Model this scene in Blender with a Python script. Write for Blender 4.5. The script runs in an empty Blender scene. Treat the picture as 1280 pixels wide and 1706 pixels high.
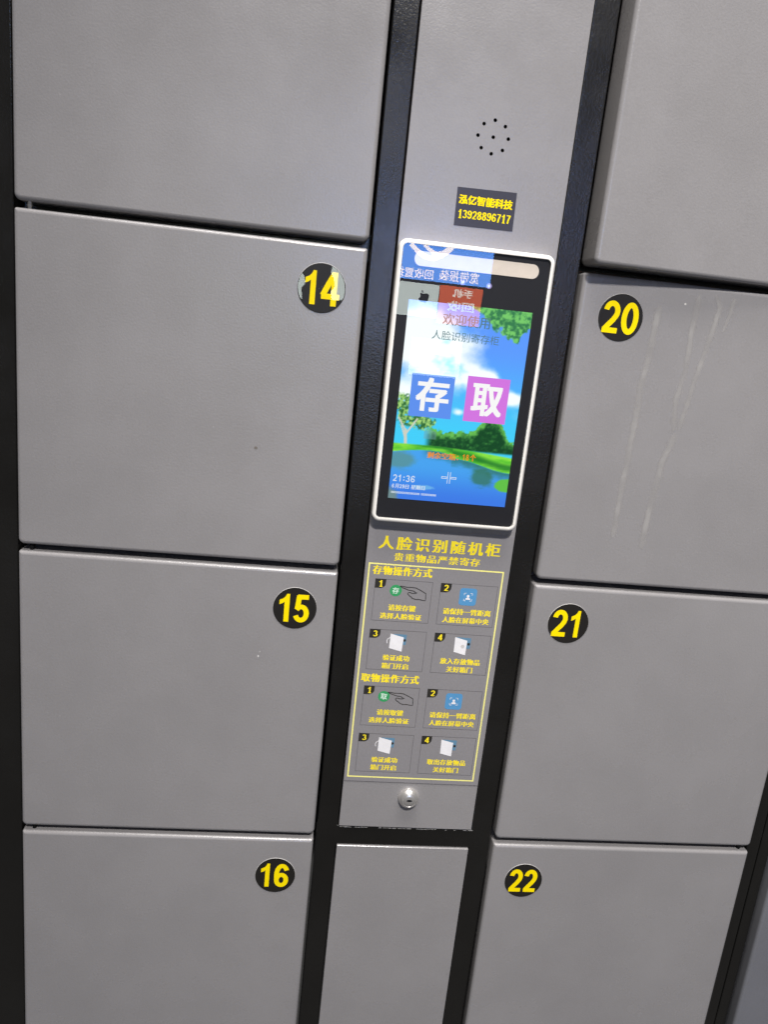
import bpy, bmesh, math, random
import numpy as np
from mathutils import Matrix, Vector

random.seed(7)
rng = np.random.default_rng(11)
scene = bpy.context.scene
COL = scene.collection

# ------------------------------------------------------------------ camera
cam_data = bpy.data.cameras.new("camera")
cam = bpy.data.objects.new("camera", cam_data)
COL.objects.link(cam)
cam_data.sensor_fit = 'VERTICAL'
cam_data.sensor_height = 24.0
cam_data.lens = 24.0 * 1226.86 / 1706.0
cam_data.clip_start = 0.01
cam_data.clip_end = 200.0
RIGHT = (0.99098783, -0.08653918, 0.10224529)
DOWN = (0.07878922, -0.24072313, -0.96739063)
FWD = (0.10833, 0.96672816, -0.23173534)
m = Matrix.Identity(4)
for i in range(3):
    m[i][0] = RIGHT[i]
    m[i][1] = -DOWN[i]
    m[i][2] = -FWD[i]
m.translation = Vector((0.25632873, -0.72010941, 0.21044459))
cam.matrix_world = m
scene.camera = cam

# ------------------------------------------------------------------ light
scene.view_settings.view_transform = 'Standard'
scene.view_settings.look = 'None'
scene.view_settings.exposure = 0.0
scene.view_settings.gamma = 1.0
scene.cycles.use_denoising = True
scene.cycles.max_bounces = 8
scene.cycles.transparent_max_bounces = 12

world = bpy.data.worlds.new("World")
scene.world = world
world.use_nodes = True
bg = world.node_tree.nodes["Background"]
bg.inputs[0].default_value = (1.0, 0.97, 0.93, 1)
bg.inputs[1].default_value = 0.11


def area_lamp(name, loc, target, size, power, color, size_y=None):
    d = bpy.data.lights.new(name, 'AREA')
    d.energy = power
    d.color = color
    d.shape = 'RECTANGLE' if size_y else 'DISK'
    d.size = size
    if size_y:
        d.size_y = size_y
    o = bpy.data.objects.new(name, d)
    COL.objects.link(o)
    o.location = loc
    o.rotation_euler = (Vector(target) - Vector(loc)).to_track_quat('-Z', 'Y').to_euler()
    return o


def spot_lamp(name, loc, target, radius, power, color, cone, blend):
    d = bpy.data.lights.new(name, 'SPOT')
    d.energy = power
    d.color = color
    d.shadow_soft_size = radius
    d.spot_size = math.radians(cone)
    d.spot_blend = blend
    o = bpy.data.objects.new(name, d)
    COL.objects.link(o)
    o.location = loc
    o.rotation_euler = (Vector(target) - Vector(loc)).to_track_quat('-Z', 'Y').to_euler()
    return o


spot_lamp("ceiling_spot", (0.50, -2.60, 2.90), (0.62, 0, -0.24), 0.13, 660.0, (1.0, 0.965, 0.935), 33, 1.0)
area_lamp("ceiling_lamp", (0.3, -0.80, 3.45), (0.35, -0.25, 0.0), 2.4, 135.0, (1.0, 0.96, 0.93), 0.9)


# ------------------------------------------------------------------ materials
def s2l(c):
    c = np.asarray(c, float) / 255.0
    return np.where(c <= 0.04045, c / 12.92, ((c + 0.055) / 1.055) ** 2.4)


def rgb(r, g, b):
    return tuple(float(x) for x in s2l((r, g, b))) + (1.0,)


def new_mat(name):
    mt = bpy.data.materials.new(name)
    mt.use_nodes = True
    nt = mt.node_tree
    return mt, nt, nt.nodes["Principled BSDF"]


def plain(name, color, rough=0.5, spec=0.5, metal=0.0):
    """one-colour surface with a little variation in tone and gloss"""
    mt, nt, b = new_mat(name)
    tc = nt.nodes.new("ShaderNodeNewGeometry")
    nz = nt.nodes.new("ShaderNodeTexNoise")
    nz.inputs["Scale"].default_value = 160
    nz.inputs["Detail"].default_value = 3
    nt.links.new(tc.outputs["Position"], nz.inputs["Vector"])
    mr = nt.nodes.new("ShaderNodeMapRange")
    mr.inputs["To Min"].default_value = 0.92
    mr.inputs["To Max"].default_value = 1.08
    nt.links.new(nz.outputs["Fac"], mr.inputs["Value"])
    mx = nt.nodes.new("ShaderNodeVectorMath")
    mx.operation = 'SCALE'
    mx.inputs[0].default_value = color[:3]
    nt.links.new(mr.outputs[0], mx.inputs["Scale"])
    nt.links.new(mx.outputs[0], b.inputs["Base Color"])
    b.inputs["Roughness"].default_value = rough
    b.inputs["Specular IOR Level"].default_value = spec
    b.inputs["Metallic"].default_value = metal
    return mt


def powder(name, color, rough, bump, spec=0.5, dirt=0.06, scale=400.0):
    """powder-coated sheet metal: orange peel, faint dirt clouds, a few specks"""
    mt, nt, b = new_mat(name)
    N = nt.nodes.new
    L = nt.links.new
    geo = N("ShaderNodeNewGeometry")
    n1 = N("ShaderNodeTexNoise")
    n1.inputs["Scale"].default_value = scale
    n1.inputs["Detail"].default_value = 2.5
    n1.inputs["Roughness"].default_value = 0.6
    L(geo.outputs["Position"], n1.inputs["Vector"])
    bp = N("ShaderNodeBump")
    bp.inputs["Strength"].default_value = bump
    bp.inputs["Distance"].default_value = 0.00025
    L(n1.outputs["Fac"], bp.inputs["Height"])
    # slow waviness of thin sheet
    n3 = N("ShaderNodeTexNoise")
    n3.inputs["Scale"].default_value = 9.0
    n3.inputs["Detail"].default_value = 1.0
    L(geo.outputs["Position"], n3.inputs["Vector"])
    b2 = N("ShaderNodeBump")
    b2.inputs["Strength"].default_value = 0.25
    b2.inputs["Distance"].default_value = 0.004
    L(n3.outputs["Fac"], b2.inputs["Height"])
    L(bp.outputs[0], b2.inputs["Normal"])
    L(b2.outputs[0], b.inputs["Normal"])
    # tone
    n2 = N("ShaderNodeTexNoise")
    n2.inputs["Scale"].default_value = 7.0
    n2.inputs["Detail"].default_value = 6.0
    n2.inputs["Roughness"].default_value = 0.65
    L(geo.outputs["Position"], n2.inputs["Vector"])
    mr = N("ShaderNodeMapRange")
    mr.inputs["From Min"].default_value = 0.3
    mr.inputs["From Max"].default_value = 0.7
    mr.inputs["To Min"].default_value = 1 - dirt
    mr.inputs["To Max"].default_value = 1 + dirt
    L(n2.outputs["Fac"], mr.inputs["Value"])
    mr1 = N("ShaderNodeMapRange")
    mr1.inputs["From Min"].default_value = 0.3
    mr1.inputs["From Max"].default_value = 0.7
    mr1.inputs["To Min"].default_value = 0.955
    mr1.inputs["To Max"].default_value = 1.045
    L(n1.outputs["Fac"], mr1.inputs["Value"])
    mul = N("ShaderNodeMath")
    mul.operation = 'MULTIPLY'
    L(mr.outputs[0], mul.inputs[0])
    L(mr1.outputs[0], mul.inputs[1])
    # dust specks
    vo = N("ShaderNodeTexVoronoi")
    vo.inputs["Scale"].default_value = 42.0
    L(geo.outputs["Position"], vo.inputs["Vector"])
    lt = N("ShaderNodeMath")
    lt.operation = 'LESS_THAN'
    lt.inputs[1].default_value = 0.030
    L(vo.outputs["Distance"], lt.inputs[0])
    sep = N("ShaderNodeSeparateColor")
    L(vo.outputs["Color"], sep.inputs[0])
    gt = N("ShaderNodeMath")
    gt.operation = 'GREATER_THAN'
    gt.inputs[1].default_value = 0.86
    L(sep.outputs[0], gt.inputs[0])
    sp = N("ShaderNodeMath")
    sp.operation = 'MULTIPLY'
    L(lt.outputs[0], sp.inputs[0])
    L(gt.outputs[0], sp.inputs[1])
    sc = N("ShaderNodeMath")
    sc.operation = 'MULTIPLY_ADD'
    sc.inputs[1].default_value = 0.22
    L(sp.outputs[0], sc.inputs[0])
    L(mul.outputs[0], sc.inputs[2])
    vm = N("ShaderNodeVectorMath")
    vm.operation = 'SCALE'
    vm.inputs[0].default_value = color[:3]
    L(sc.outputs[0], vm.inputs["Scale"])
    L(vm.outputs[0], b.inputs["Base Color"])
    rr = N("ShaderNodeMapRange")
    rr.inputs["From Min"].default_value = 0.3
    rr.inputs["From Max"].default_value = 0.7
    rr.inputs["To Min"].default_value = rough - 0.08
    rr.inputs["To Max"].default_value = rough + 0.08
    L(n2.outputs["Fac"], rr.inputs["Value"])
    L(rr.outputs[0], b.inputs["Roughness"])
    b.inputs["Specular IOR Level"].default_value = spec
    return mt


def emit(name, color, strength=1.0):
    mt = bpy.data.materials.new(name)
    mt.use_nodes = True
    nt = mt.node_tree
    nt.nodes.clear()
    e = nt.nodes.new("ShaderNodeEmission")
    e.inputs[0].default_value = color
    e.inputs[1].default_value = strength
    o = nt.nodes.new("ShaderNodeOutputMaterial")
    nt.links.new(e.outputs[0], o.inputs[0])
    return mt


def glass(name, rough=0.0, ior=1.5):
    """thin clear pane: Fresnel reflection over what lies behind"""
    mt = bpy.data.materials.new(name)
    mt.use_nodes = True
    nt = mt.node_tree
    nt.nodes.clear()
    N = nt.nodes.new
    # Schlick's curve, the same from both sides
    geo = N("ShaderNodeNewGeometry")
    dot = N("ShaderNodeVectorMath")
    dot.operation = 'DOT_PRODUCT'
    nt.links.new(geo.outputs["Normal"], dot.inputs[0])
    nt.links.new(geo.outputs["Incoming"], dot.inputs[1])

    def mth(op, a, b=None):
        n = N("ShaderNodeMath")
        n.operation = op
        for k, q in enumerate((a, b)):
            if q is None:
                continue
            if isinstance(q, (int, float)):
                n.inputs[k].default_value = q
            else:
                nt.links.new(q, n.inputs[k])
        return n.outputs[0]
    f0 = ((ior - 1) / (ior + 1)) ** 2
    c = mth('SUBTRACT', 1.0, mth('ABSOLUTE', dot.outputs["Value"]))
    fac = mth('ADD', mth('MULTIPLY', mth('POWER', c, 5.0), 1 - f0), f0)
    t = N("ShaderNodeBsdfTransparent")
    g = N("ShaderNodeBsdfGlossy")
    g.inputs["Roughness"].default_value = rough
    mx = N("ShaderNodeMixShader")
    o = N("ShaderNodeOutputMaterial")
    nt.links.new(fac, mx.inputs[0])
    nt.links.new(t.outputs[0], mx.inputs[1])
    nt.links.new(g.outputs[0], mx.inputs[2])
    nt.links.new(mx.outputs[0], o.inputs[0])
    return mt


GREY = powder("grey_powder_coat", (0.278, 0.268, 0.2685), 0.27, 0.52, spec=0.6, scale=520.0)
GREY_N = powder("grey_coat_with_blue_reflection", (0.165, 0.168, 0.185), 0.45, 0.25)  # darker bluish reflection mixed into the grey coat's colour
BLACK = powder("black_powder_coat", (0.0082, 0.0076, 0.0068), 0.25, 0.85, spec=0.6, dirt=0.2, scale=560.0)
DARK = plain("dark_inside", (0.006, 0.006, 0.006), 0.8, 0.2)
STICK = plain("black_vinyl", (0.016, 0.0145, 0.0125), 0.42, 0.3)
STICK_EDGE = plain("pale_sticker_edge", (0.62, 0.60, 0.58), 0.5)
YEL = plain("yellow_print", (1.0, 0.775, 0.0), 0.6, 0.12)
YEL2 = plain("lemon_print", (1.0, 0.81, 0.03), 0.6, 0.12)
PALEYEL = plain("pale_yellow_line", (0.98, 0.92, 0.28), 0.5, 0.3)
WHITE_PL = plain("white_plastic", (0.90, 0.87, 0.81), 0.3)
PANE = glass("clear_glass", 0.0, 1.72)
FILM = glass("clear_film", 0.0, 1.72)
BACKB = plain("black_mask", (0.010, 0.010, 0.013), 0.5, 0.3)
CREAM = plain("cream_window", (0.76, 0.675, 0.575), 0.45)
CHROME = plain("chrome", (0.83, 0.805, 0.78), 0.30, 0.5, 0.82)
STEEL = plain("bright_steel", (0.75, 0.74, 0.73), 0.25, 0.5, 1.0)
SHEET = powder("grey_vinyl_sheet", (0.258, 0.248, 0.254), 0.40, 0.10, dirt=0.03)
LINE = plain("dark_print_line", (0.10, 0.092, 0.098), 0.5)
PRINTK = plain("black_print", (0.028, 0.026, 0.022), 0.45, 0.35)
GREEN = plain("green_print", (0.035, 0.33, 0.11), 0.5)
BLUEP = plain("blue_print", (0.09, 0.30, 0.56), 0.5)
STEELBL = plain("steel_blue_print", (0.12, 0.25, 0.37), 0.5)
WHITEP = plain("white_print", (0.86, 0.85, 0.86), 0.5)
PALEG = plain("pale_green_print", (0.62, 0.82, 0.68), 0.5)
CHIP = plain("chipped_metal", (0.42, 0.41, 0.40), 0.4)
CHIPD = plain("dark_chip", (0.16, 0.14, 0.12), 0.6)
LABELBK = plain("dark_grey_label", (0.033, 0.031, 0.042), 0.38, 0.5)


def stain_material():
    mt, nt, b = new_mat("dried_drip")
    geo = nt.nodes.new("ShaderNodeNewGeometry")
    nz = nt.nodes.new("ShaderNodeTexNoise")
    nz.inputs["Scale"].default_value = 38
    nz.inputs["Detail"].default_value = 5
    nt.links.new(geo.outputs["Position"], nz.inputs["Vector"])
    mr = nt.nodes.new("ShaderNodeMapRange")
    mr.inputs["From Min"].default_value = 0.35
    mr.inputs["From Max"].default_value = 0.65
    mr.inputs["To Min"].default_value = 0.30
    mr.inputs["To Max"].default_value = 0.70
    nt.links.new(nz.outputs["Fac"], mr.inputs["Value"])
    at_ = nt.nodes.new("ShaderNodeAttribute")
    at_.attribute_name = "fade"
    mu = nt.nodes.new("ShaderNodeMath")
    mu.operation = 'MULTIPLY'
    nt.links.new(mr.outputs[0], mu.inputs[0])
    nt.links.new(at_.outputs["Fac"], mu.inputs[1])
    nt.links.new(mu.outputs[0], b.inputs["Alpha"])
    b.inputs["Base Color"].default_value = (0.43, 0.415, 0.40, 1)
    b.inputs["Roughness"].default_value = 0.7
    return mt


STAIN = stain_material()


# ------------------------------------------------------------------ mesh helpers
class MB:
    """collects faces (with a material each) for ONE mesh object"""

    def __init__(self):
        self.v, self.f, self.mi, self.mats = [], [], [], []

    def slot(self, mat):
        if mat not in self.mats:
            self.mats.append(mat)
        return self.mats.index(mat)

    def add(self, verts, faces, mat):
        o = len(self.v)
        s = self.slot(mat)
        self.v += [tuple(p) for p in verts]
        for f in faces:
            self.f.append(tuple(o + i for i in f))
            self.mi.append(s)

    def box(self, a, b, mat):
        (x0, y0, z0), (x1, y1, z1) = a, b
        v = [(x0, y0, z0), (x1, y0, z0), (x1, y0, z1), (x0, y0, z1),
             (x0, y1, z0), (x1, y1, z0), (x1, y1, z1), (x0, y1, z1)]
        self.add(v, [(0, 1, 2, 3), (5, 4, 7, 6), (4, 0, 3, 7), (1, 5, 6, 2), (3, 2, 6, 7), (4, 5, 1, 0)], mat)

    def poly(self, pts, y, mat, thick=0.0):
        """flat outline in x,z (counter-clockwise as seen from the front), front face at y"""
        n = len(pts)
        v = [(p[0], y, p[1]) for p in pts]
        f = [tuple(range(n))]
        if thick > 0:
            v += [(p[0], y + thick, p[1]) for p in pts]
            for i in range(n):
                j = (i + 1) % n
                f.append((i, i + n, j + n, j))
        self.add(v, f, mat)

    def rect(self, x0, z0, x1, z1, y, mat, thick=0.0):
        self.poly([(x0, z0), (x1, z0), (x1, z1), (x0, z1)], y, mat, thick)

    def outline(self, x0, z0, x1, z1, w, y, mat):
        """hollow rectangle drawn as a line of width w"""
        a = [(x0, z0), (x1, z0), (x1, z1), (x0, z1)]
        b = [(x0 + w, z0 + w), (x1 - w, z0 + w), (x1 - w, z1 - w), (x0 + w, z1 - w)]
        self.add([(p[0], y, p[1]) for p in a + b], [(i, (i + 1) % 4, 4 + (i + 1) % 4, 4 + i) for i in range(4)], mat)

    def disc(self, cx, cz, r, y, mat, thick=0.0, n=48, rz=None):
        rz = rz or r
        self.poly([(cx + r * math.cos(t * 2 * math.pi / n), cz + rz * math.sin(t * 2 * math.pi / n)) for t in range(n)], y, mat, thick)

    def stroke(self, pts, y, mat, wx, wz, closed=False):
        """ribbon along pts with an elliptical nib (wx for upright, wz for level strokes)"""
        P = np.array(pts, float)
        n = len(P)
        if closed:
            T = np.roll(P, -1, 0) - np.roll(P, 1, 0)
        else:
            T = np.gradient(P, axis=0)
        T /= np.linalg.norm(T, axis=1)[:, None] + 1e-12
        Nn = np.stack([-T[:, 1] * wx / 2, T[:, 0] * wz / 2], 1)
        A, B = P + Nn, P - Nn
        v = [(a[0], y, a[1]) for a in A] + [(b[0], y, b[1]) for b in B]
        f = []
        for i in range(n if closed else n - 1):
            j = (i + 1) % n
            f.append((i, n + i, n + j, j))
        self.add(v, f, mat)

    def build(self, name, parent=None, smooth=False):
        me = bpy.data.meshes.new(name)
        me.from_pydata(self.v, [], self.f)
        for mt in self.mats:
            me.materials.append(mt)
        me.polygons.foreach_set("material_index", self.mi)
        if smooth:
            me.polygons.foreach_set("use_smooth", [True] * len(me.polygons))
        me.update()
        o = bpy.data.objects.new(name, me)
        COL.objects.link(o)
        if parent is not None:
            o.parent = parent
        return o


def thing(name, loc, label, cat, group=None):
    o = bpy.data.objects.new(name, None)
    COL.objects.link(o)
    o.location = loc
    o.empty_display_size = 0.02
    o["label"] = label
    o["category"] = cat
    if group:
        o["group"] = group
    return o


# ---- lettering: outlines come from Blender's own built-in font
_cache = {}


def glyphs(body, track=1.0):
    if (body, track) not in _cache:
        c = bpy.data.curves.new("lettering", 'FONT')
        c.body = body
        c.space_character = track
        c.resolution_u = 3
        o = bpy.data.objects.new("lettering", c)
        COL.objects.link(o)
        bpy.context.view_layer.update()
        ev = o.evaluated_get(bpy.context.evaluated_depsgraph_get())
        me = ev.to_mesh()
        v = np.array([(p.co.x, p.co.y) for p in me.vertices])
        f = [tuple(p.vertices) for p in me.polygons]
        ev.to_mesh_clear()
        bpy.data.objects.remove(o)
        bpy.data.curves.remove(c)
        _cache[(body, track)] = (v, f)
    return _cache[(body, track)]


LAY = 0.000018


def text(mb, body, x0, z0, x1, z1, y, mat, bx=0.0, bz=0.0, mirror=False, nx=3, dy=-LAY, shear=0.0, track=1.0):
    """fit body into the box; bx / bz thicken upright / level strokes by stacking shifted layers"""
    v, f = glyphs(body, track)
    lo, hi = v.min(0), v.max(0)
    x0i, x1i, z0i, z1i = x0 + bx / 2, x1 - bx / 2, z0 + bz / 2, z1 - bz / 2
    X = x0i + (v[:, 0] - lo[0]) / (hi[0] - lo[0]) * (x1i - x0i)
    Z = z0i + (v[:, 1] - lo[1]) / (hi[1] - lo[1]) * (z1i - z0i)
    X = X + (Z - z0) * shear
    if mirror:
        X = x0 + x1 - X
    offs = []
    xs = np.linspace(-bx / 2, bx / 2, nx) if bx > 0 else [0.0]
    zs = [-bz / 2, bz / 2] if bz > 0 else [0.0]
    for a in xs:
        for b in zs:
            offs.append((a, b))
    for k, (a, b) in enumerate(offs):
        mb.add([(p + a, y + k * dy, q + b) for p, q in zip(X, Z)], f, mat)


def arc(cx, cz, rx, rz, a0, a1, n=18):
    return [(cx + rx * math.cos(math.radians(a0 + (a1 - a0) * t / n)), cz + rz * math.sin(math.radians(a0 + (a1 - a0) * t / n))) for t in range(n + 1)]


def digit_strokes(ch):
    """centre lines of the ten digits in a box .7 wide and 1 high"""
    if ch == '0':
        return [(arc(.35, .5, .25, .415, 0, 360, 40)[:-1], True)]
    if ch == '1':
        return [([(.40, 0), (.40, .5), (.40, 1)], False), ([(.43, .93), (.33, .83), (.21, .755), (.09, .71)], False)]
    if ch == '2':
        return [(arc(.345, .675, .235, .24, 172, -12, 22) + [(.545, .55), (.44, .415), (.28, .265), (.165, .15), (.13, .07)], False),
                ([(.03, .085), (.35, .085), (.665, .085)], False)]
    if ch == '3':
        return [(arc(.335, .725, .21, .19, 165, -85, 18), False), (arc(.335, .295, .25, .21, 90, -165, 20), False)]
    if ch == '4':
        return [([(.49, 0), (.49, .5), (.49, 1)], False), ([(0, .275), (.35, .275), (.71, .275)], False), ([(.47, .955), (.27, .65), (.06, .30)], False)]
    if ch == '5':
        return [([(.15, .915), (.4, .915), (.64, .915)], False), ([(.215, .96), (.19, .75), (.15, .48)], False),
                (arc(.33, .325, .245, .24, 148, -160, 24), False)]
    if ch == '6':
        return [(arc(.36, .305, .235, .222, 0, 360, 32)[:-1], True), (arc(.375, .55, .26, .365, 28, 185, 20) + [(.118, .42), (.125, .30)], False)]
    if ch == '7':
        return [([(.03, .915), (.35, .915), (.67, .915)], False), ([(.61, .93), (.47, .66), (.36, .40), (.28, 0)], False)]
    if ch == '8':
        return [(arc(.35, .735, .2, .183, 0, 360, 28)[:-1], True), (arc(.35, .295, .24, .213, 0, 360, 28)[:-1], True)]
    if ch == '9':
        out = []
        for pts, cl in digit_strokes('6'):
            out.append(([(.70 - a, 1 - b) for a, b in pts], cl))
        return out
    if ch == ':':
        return [(arc(.2, .25, .035, .035, 0, 360, 8)[:-1], True), (arc(.2, .68, .035, .035, 0, 360, 8)[:-1], True)]
    return []


def digits(mb, body, x0, z0, x1, z1, y, mat, wx=.19, wz=.17, serif=False, gap=.12, dy=-LAY):
    adv = [.70 if c != ':' else .4 for c in body]
    tot = sum(adv) + gap * (len(body) - 1)
    sx, sz = (x1 - x0) / tot, (z1 - z0)
    px = 0.0
    k = 0
    for c, a in zip(body, adv):
        st = list(digit_strokes(c))
        if serif and c == '1':
            st.append(([(.16, .03), (.4, .03), (.64, .03)], False))
        if c == '1' and not serif and wx > .2:
            P1 = [(.29, 0), (.53, 0), (.53, 1), (.385, 1), (.33, .91), (.22, .83), (.05, .775), (.05, .615), (.19, .655), (.29, .715)]
            mb.poly([(x0 + (px + p[0]) * sx, z0 + p[1] * sz) for p in P1], y, mat)
            st = []
        for pts, cl in st:
            Q = [(x0 + (px + p[0]) * sx, z0 + p[1] * sz) for p in pts]
            mb.stroke(Q, y + (k % 4) * dy, mat, wx * sx if not serif else wx * sx, wz * sz, cl)
            k += 1
        px += a + gap


def rrect(x0, z0, x1, z1, r, n=6):
    """rounded rectangle; r = (bottom-left, bottom-right, top-right, top-left)"""
    if not isinstance(r, tuple):
        r = (r,) * 4
    out = []
    for (cx, cz, a0), rr in zip([(x0 + r[0], z0 + r[0], 180), (x1 - r[1], z0 + r[1], 270), (x1 - r[2], z1 - r[2], 0), (x0 + r[3], z1 - r[3], 90)], r):
        for t in range(n + 1):
            a = math.radians(a0 + 90 * t / n)
            out.append((cx + rr * math.cos(a), cz + rr * math.sin(a)))
    return out


def rings(mb, ring_list, mat, cap=True, cap_mat=None):
    """skin a list of (outline, y) rings of equal length, front one last"""
    n = len(ring_list[0][0])
    v, f = [], []
    for pts, y in ring_list:
        v += [(p[0], y, p[1]) for p in pts]
    for k in range(len(ring_list) - 1):
        a, b = k * n, (k + 1) * n
        for i in range(n):
            j = (i + 1) % n
            f.append((a + i, a + j, b + j, b + i))
    mb.add(v, f, mat)
    if cap:
        pts, y = ring_list[-1]
        mb.poly(pts, y, cap_mat or mat)


def rounded_slab(mb, x0, z0, x1, z1, y_front, y_back, radii, edge, mat, steps=5, cap=True):
    rr = radii if isinstance(radii, tuple) else (radii,) * 4
    rl = [(rrect(x0, z0, x1, z1, rr), y_back)]
    for s in range(steps + 1):
        a = math.pi / 2 * s / steps
        ins = edge * (1 - math.cos(a))
        yy = y_front + edge * (1 - math.sin(a))
        r2 = tuple(max(q - ins, 0.0004) for q in rr)
        rl.append((rrect(x0 + ins, z0 + ins, x1 - ins, z1 - ins, r2), yy))
    ins = edge + 0.002
    rl.append((rrect(x0 + ins, z0 + ins, x1 - ins, z1 - ins, tuple(max(q - ins, 0.0003) for q in rr)), y_front))
    rings(mb, rl, mat, cap)


def shade(o, angle=40):
    me = o.data
    me.polygons.foreach_set("use_smooth", [True] * len(me.polygons))
    bm = bmesh.new()
    bm.from_mesh(me)
    bmesh.ops.remove_doubles(bm, verts=bm.verts, dist=1e-6)
    for e in bm.edges:
        if len(e.link_faces) == 2 and e.calc_face_angle(0) > math.radians(angle):
            e.smooth = False
    for f in bm.faces:
        if abs(f.normal.y) > 0.9999 and f.calc_area() > 2e-5:
            f.smooth = False
    bm.to_mesh(me)
    bm.free()


# ------------------------------------------------------------------ the locker cabinet
FY = 0.010          # front of the black frame
PY = 0.008          # front of the grey centre panels
TOPS = [0.6050, 0.2878, -0.0293, -0.3468]
DH = 0.3106
DEPTH = 0.40


def frame_mesh(name, xs, zs, solid, parent):
    """black steel front with openings: solid(i, j) says which cells of the grid are metal"""
    bm = bmesh.new()
    nx, nz = len(xs) - 1, len(zs) - 1
    grid = {}

    def vert(i, j):
        if (i, j) not in grid:
            grid[(i, j)] = bm.verts.new((xs[i], FY, zs[j]))
        return grid[(i, j)]
    for i in range(nx):
        for j in range(nz):
            if solid(i, j):
                bm.faces.new([vert(i, j), vert(i + 1, j), vert(i + 1, j + 1), vert(i, j + 1)])
    bmesh.ops.recalc_face_normals(bm, faces=bm.faces)
    if bm.faces[:][0].normal.y > 0:
        bmesh.ops.reverse_faces(bm, faces=bm.faces)
    edges = [e for e in bm.edges if len(e.link_faces) == 1]
    ret = bmesh.ops.extrude_edge_only(bm, edges=edges)
    nv = [g for g in ret["geom"] if isinstance(g, bmesh.types.BMVert)]
    bmesh.ops.translate(bm, verts=nv, vec=(0, DEPTH - FY, 0))
    bmesh.ops.dissolve_limit(bm, angle_limit=0.01, verts=bm.verts, edges=bm.edges)
    bmesh.ops.recalc_face_normals(bm, faces=bm.faces)
    rim = [e for e in bm.edges if all(abs(v.co.y - FY) < 1e-6 for v in e.verts) and len(e.link_faces) == 2 and e.calc_face_angle(0) > 1]
    bmesh.ops.bevel(bm, geom=rim, offset=0.0011, segments=3, profile=0.5, affect='EDGES')
    me = bpy.data.meshes.new(name)
    bm.to_mesh(me)
    bm.free()
    me.materials.append(BLACK)
    o = bpy.data.objects.new(name, me)
    COL.objects.link(o)
    o.parent = parent
    shade(o, 50)
    return o


def door_mesh(mat, w=0.3154, h=DH):
    """folded sheet door, local origin at its front lower left corner"""
    mb = MB()
    rounded_slab(mb, 0, 0, w, h, 0.0, 0.032, (0.0058, 0.0058, 0.0024, 0.0024), 0.0040, mat, 6)
    o = mb.build("door")
    shade(o, 50)
    return o


cabinet = thing("locker_cabinet", (0.40, DEPTH / 2, -0.70),
                "grey and black locker cabinet with a control column between two columns of numbered doors", "locker")


def child(o, parent):
    """parent without moving (parents here carry translation only, placed before)"""
    o.parent = parent
    o.matrix_parent_inverse = Matrix.Translation(parent.location).inverted()
    return o


xs = [-0.0700, -0.0222, 0.2997, 0.3229, 0.4793, 0.5030, 0.8240, 0.8400]
zs = [-0.700, -0.3592, -0.3349, 0.6120, 0.640]


def solid_main(i, j):
    if i in (0, 2, 4, 6) or j == 3:
        return True
    if i == 3 and j == 1:
        return True
    return False


frame = child(frame_mesh("frame", xs, zs, solid_main, None), cabinet)
mb = MB()
mb.box((-0.0700, DEPTH + .001, -0.70), (0.8400, DEPTH + 0.004, 0.640), DARK)
child(mb.build("back_panel"), cabinet)
for zr in [t - DH - 0.0034 for t in TOPS[:-1]]:
    for x0, x1 in ((-0.0215, 0.2990), (0.5037, 0.8233)):
        mb = MB()
        mb.box((x0, 0.0345, zr - 0.013), (x1, 0.048, zr + 0.013), BLACK)
        child(mb.build("shelf_rail"), cabinet)

door0 = None
doors = {}


def place_door(x, z, key, label=None, rot=0.0, parent=cabinet, mat=None, hinge_right=False):
    global door0
    if door0 is None:
        door0 = door_mesh(GREY)
        o = door0
    else:
        o = door0.copy()
        COL.objects.link(o)
    if mat is not None:
        o.data = o.data.copy()
        o.data.materials[0] = mat
    o.matrix_parent_inverse = Matrix.Identity(4)
    o.parent = None
    o.location = (x, 0.0, z)
    o.rotation_euler = (0, 0, 0)
    if rot:
        # turn about the hinge on the right-hand side
        w = 0.3154
        o.rotation_euler = (0, 0, rot)
        hx, hy = x + w, 0.015
        c, s = math.cos(rot), math.sin(rot)
        o.location = (hx + (-w) * c - (-0.015) * s, hy + (-w) * s + (-0.015) * c, z)
    child(o, parent)
    if "label" in o.keys():
        del o["label"]
    if label:
        o["label"] = label
    doors[key] = o
    return o


place_door(-0.0187, TOPS[0] - DH - 0.001, '13', "top left door cut off by the picture's edge, no number in view")
place_door(-0.0189, TOPS[1] - DH - 0.0005, '14')
place_door(-0.0189, TOPS[2] - DH - 0.0008, '15')
place_door(-0.0189, TOPS[3] - DH - 0.0005, '16')
place_door(0.5053, TOPS[0] - DH + 0.0012, '19', "top right door standing slightly ajar, its left edge out", rot=math.radians(3.5))
place_door(0.5053, TOPS[1] - DH + 0.0012, '20', "door with pale vertical drip stains below its number")
place_door(0.5053, TOPS[2] - DH + 0.0012, '21')
place_door(0.5053, TOPS[3] - DH + 0.0008, '22')

# hinge pins seen in the slits between doors, at the outer side of each column
for x, z, mat in ((-0.0068, 0.2902, STEEL), (-0.0075, -0.0262, DARK), (-0.0075, -0.3437, DARK), (0.8100, -0.0243, DARK), (0.8100, -0.3420, DARK)):
    mb = MB()
    n = 14
    for (r, z0, z1) in ((0.0021, -0.0032, 0.0032), (0.0025, -0.0008, 0.0008)):
        v = [(x + r * math.cos(2 * math.pi * t / n), 0.0065 + r * math.sin(2 * math.pi * t / n), z + zz) for zz in (z0, z1) for t in range(n)]
        f = [(t, (t + 1) % n, n + (t + 1) % n, n + t) for t in range(n)] + [tuple(range(n - 1, -1, -1)), tuple(range(n, 2 * n))]
        mb.add(v, f, mat)
    child(mb.build("hinge_pin"), cabinet)

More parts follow.
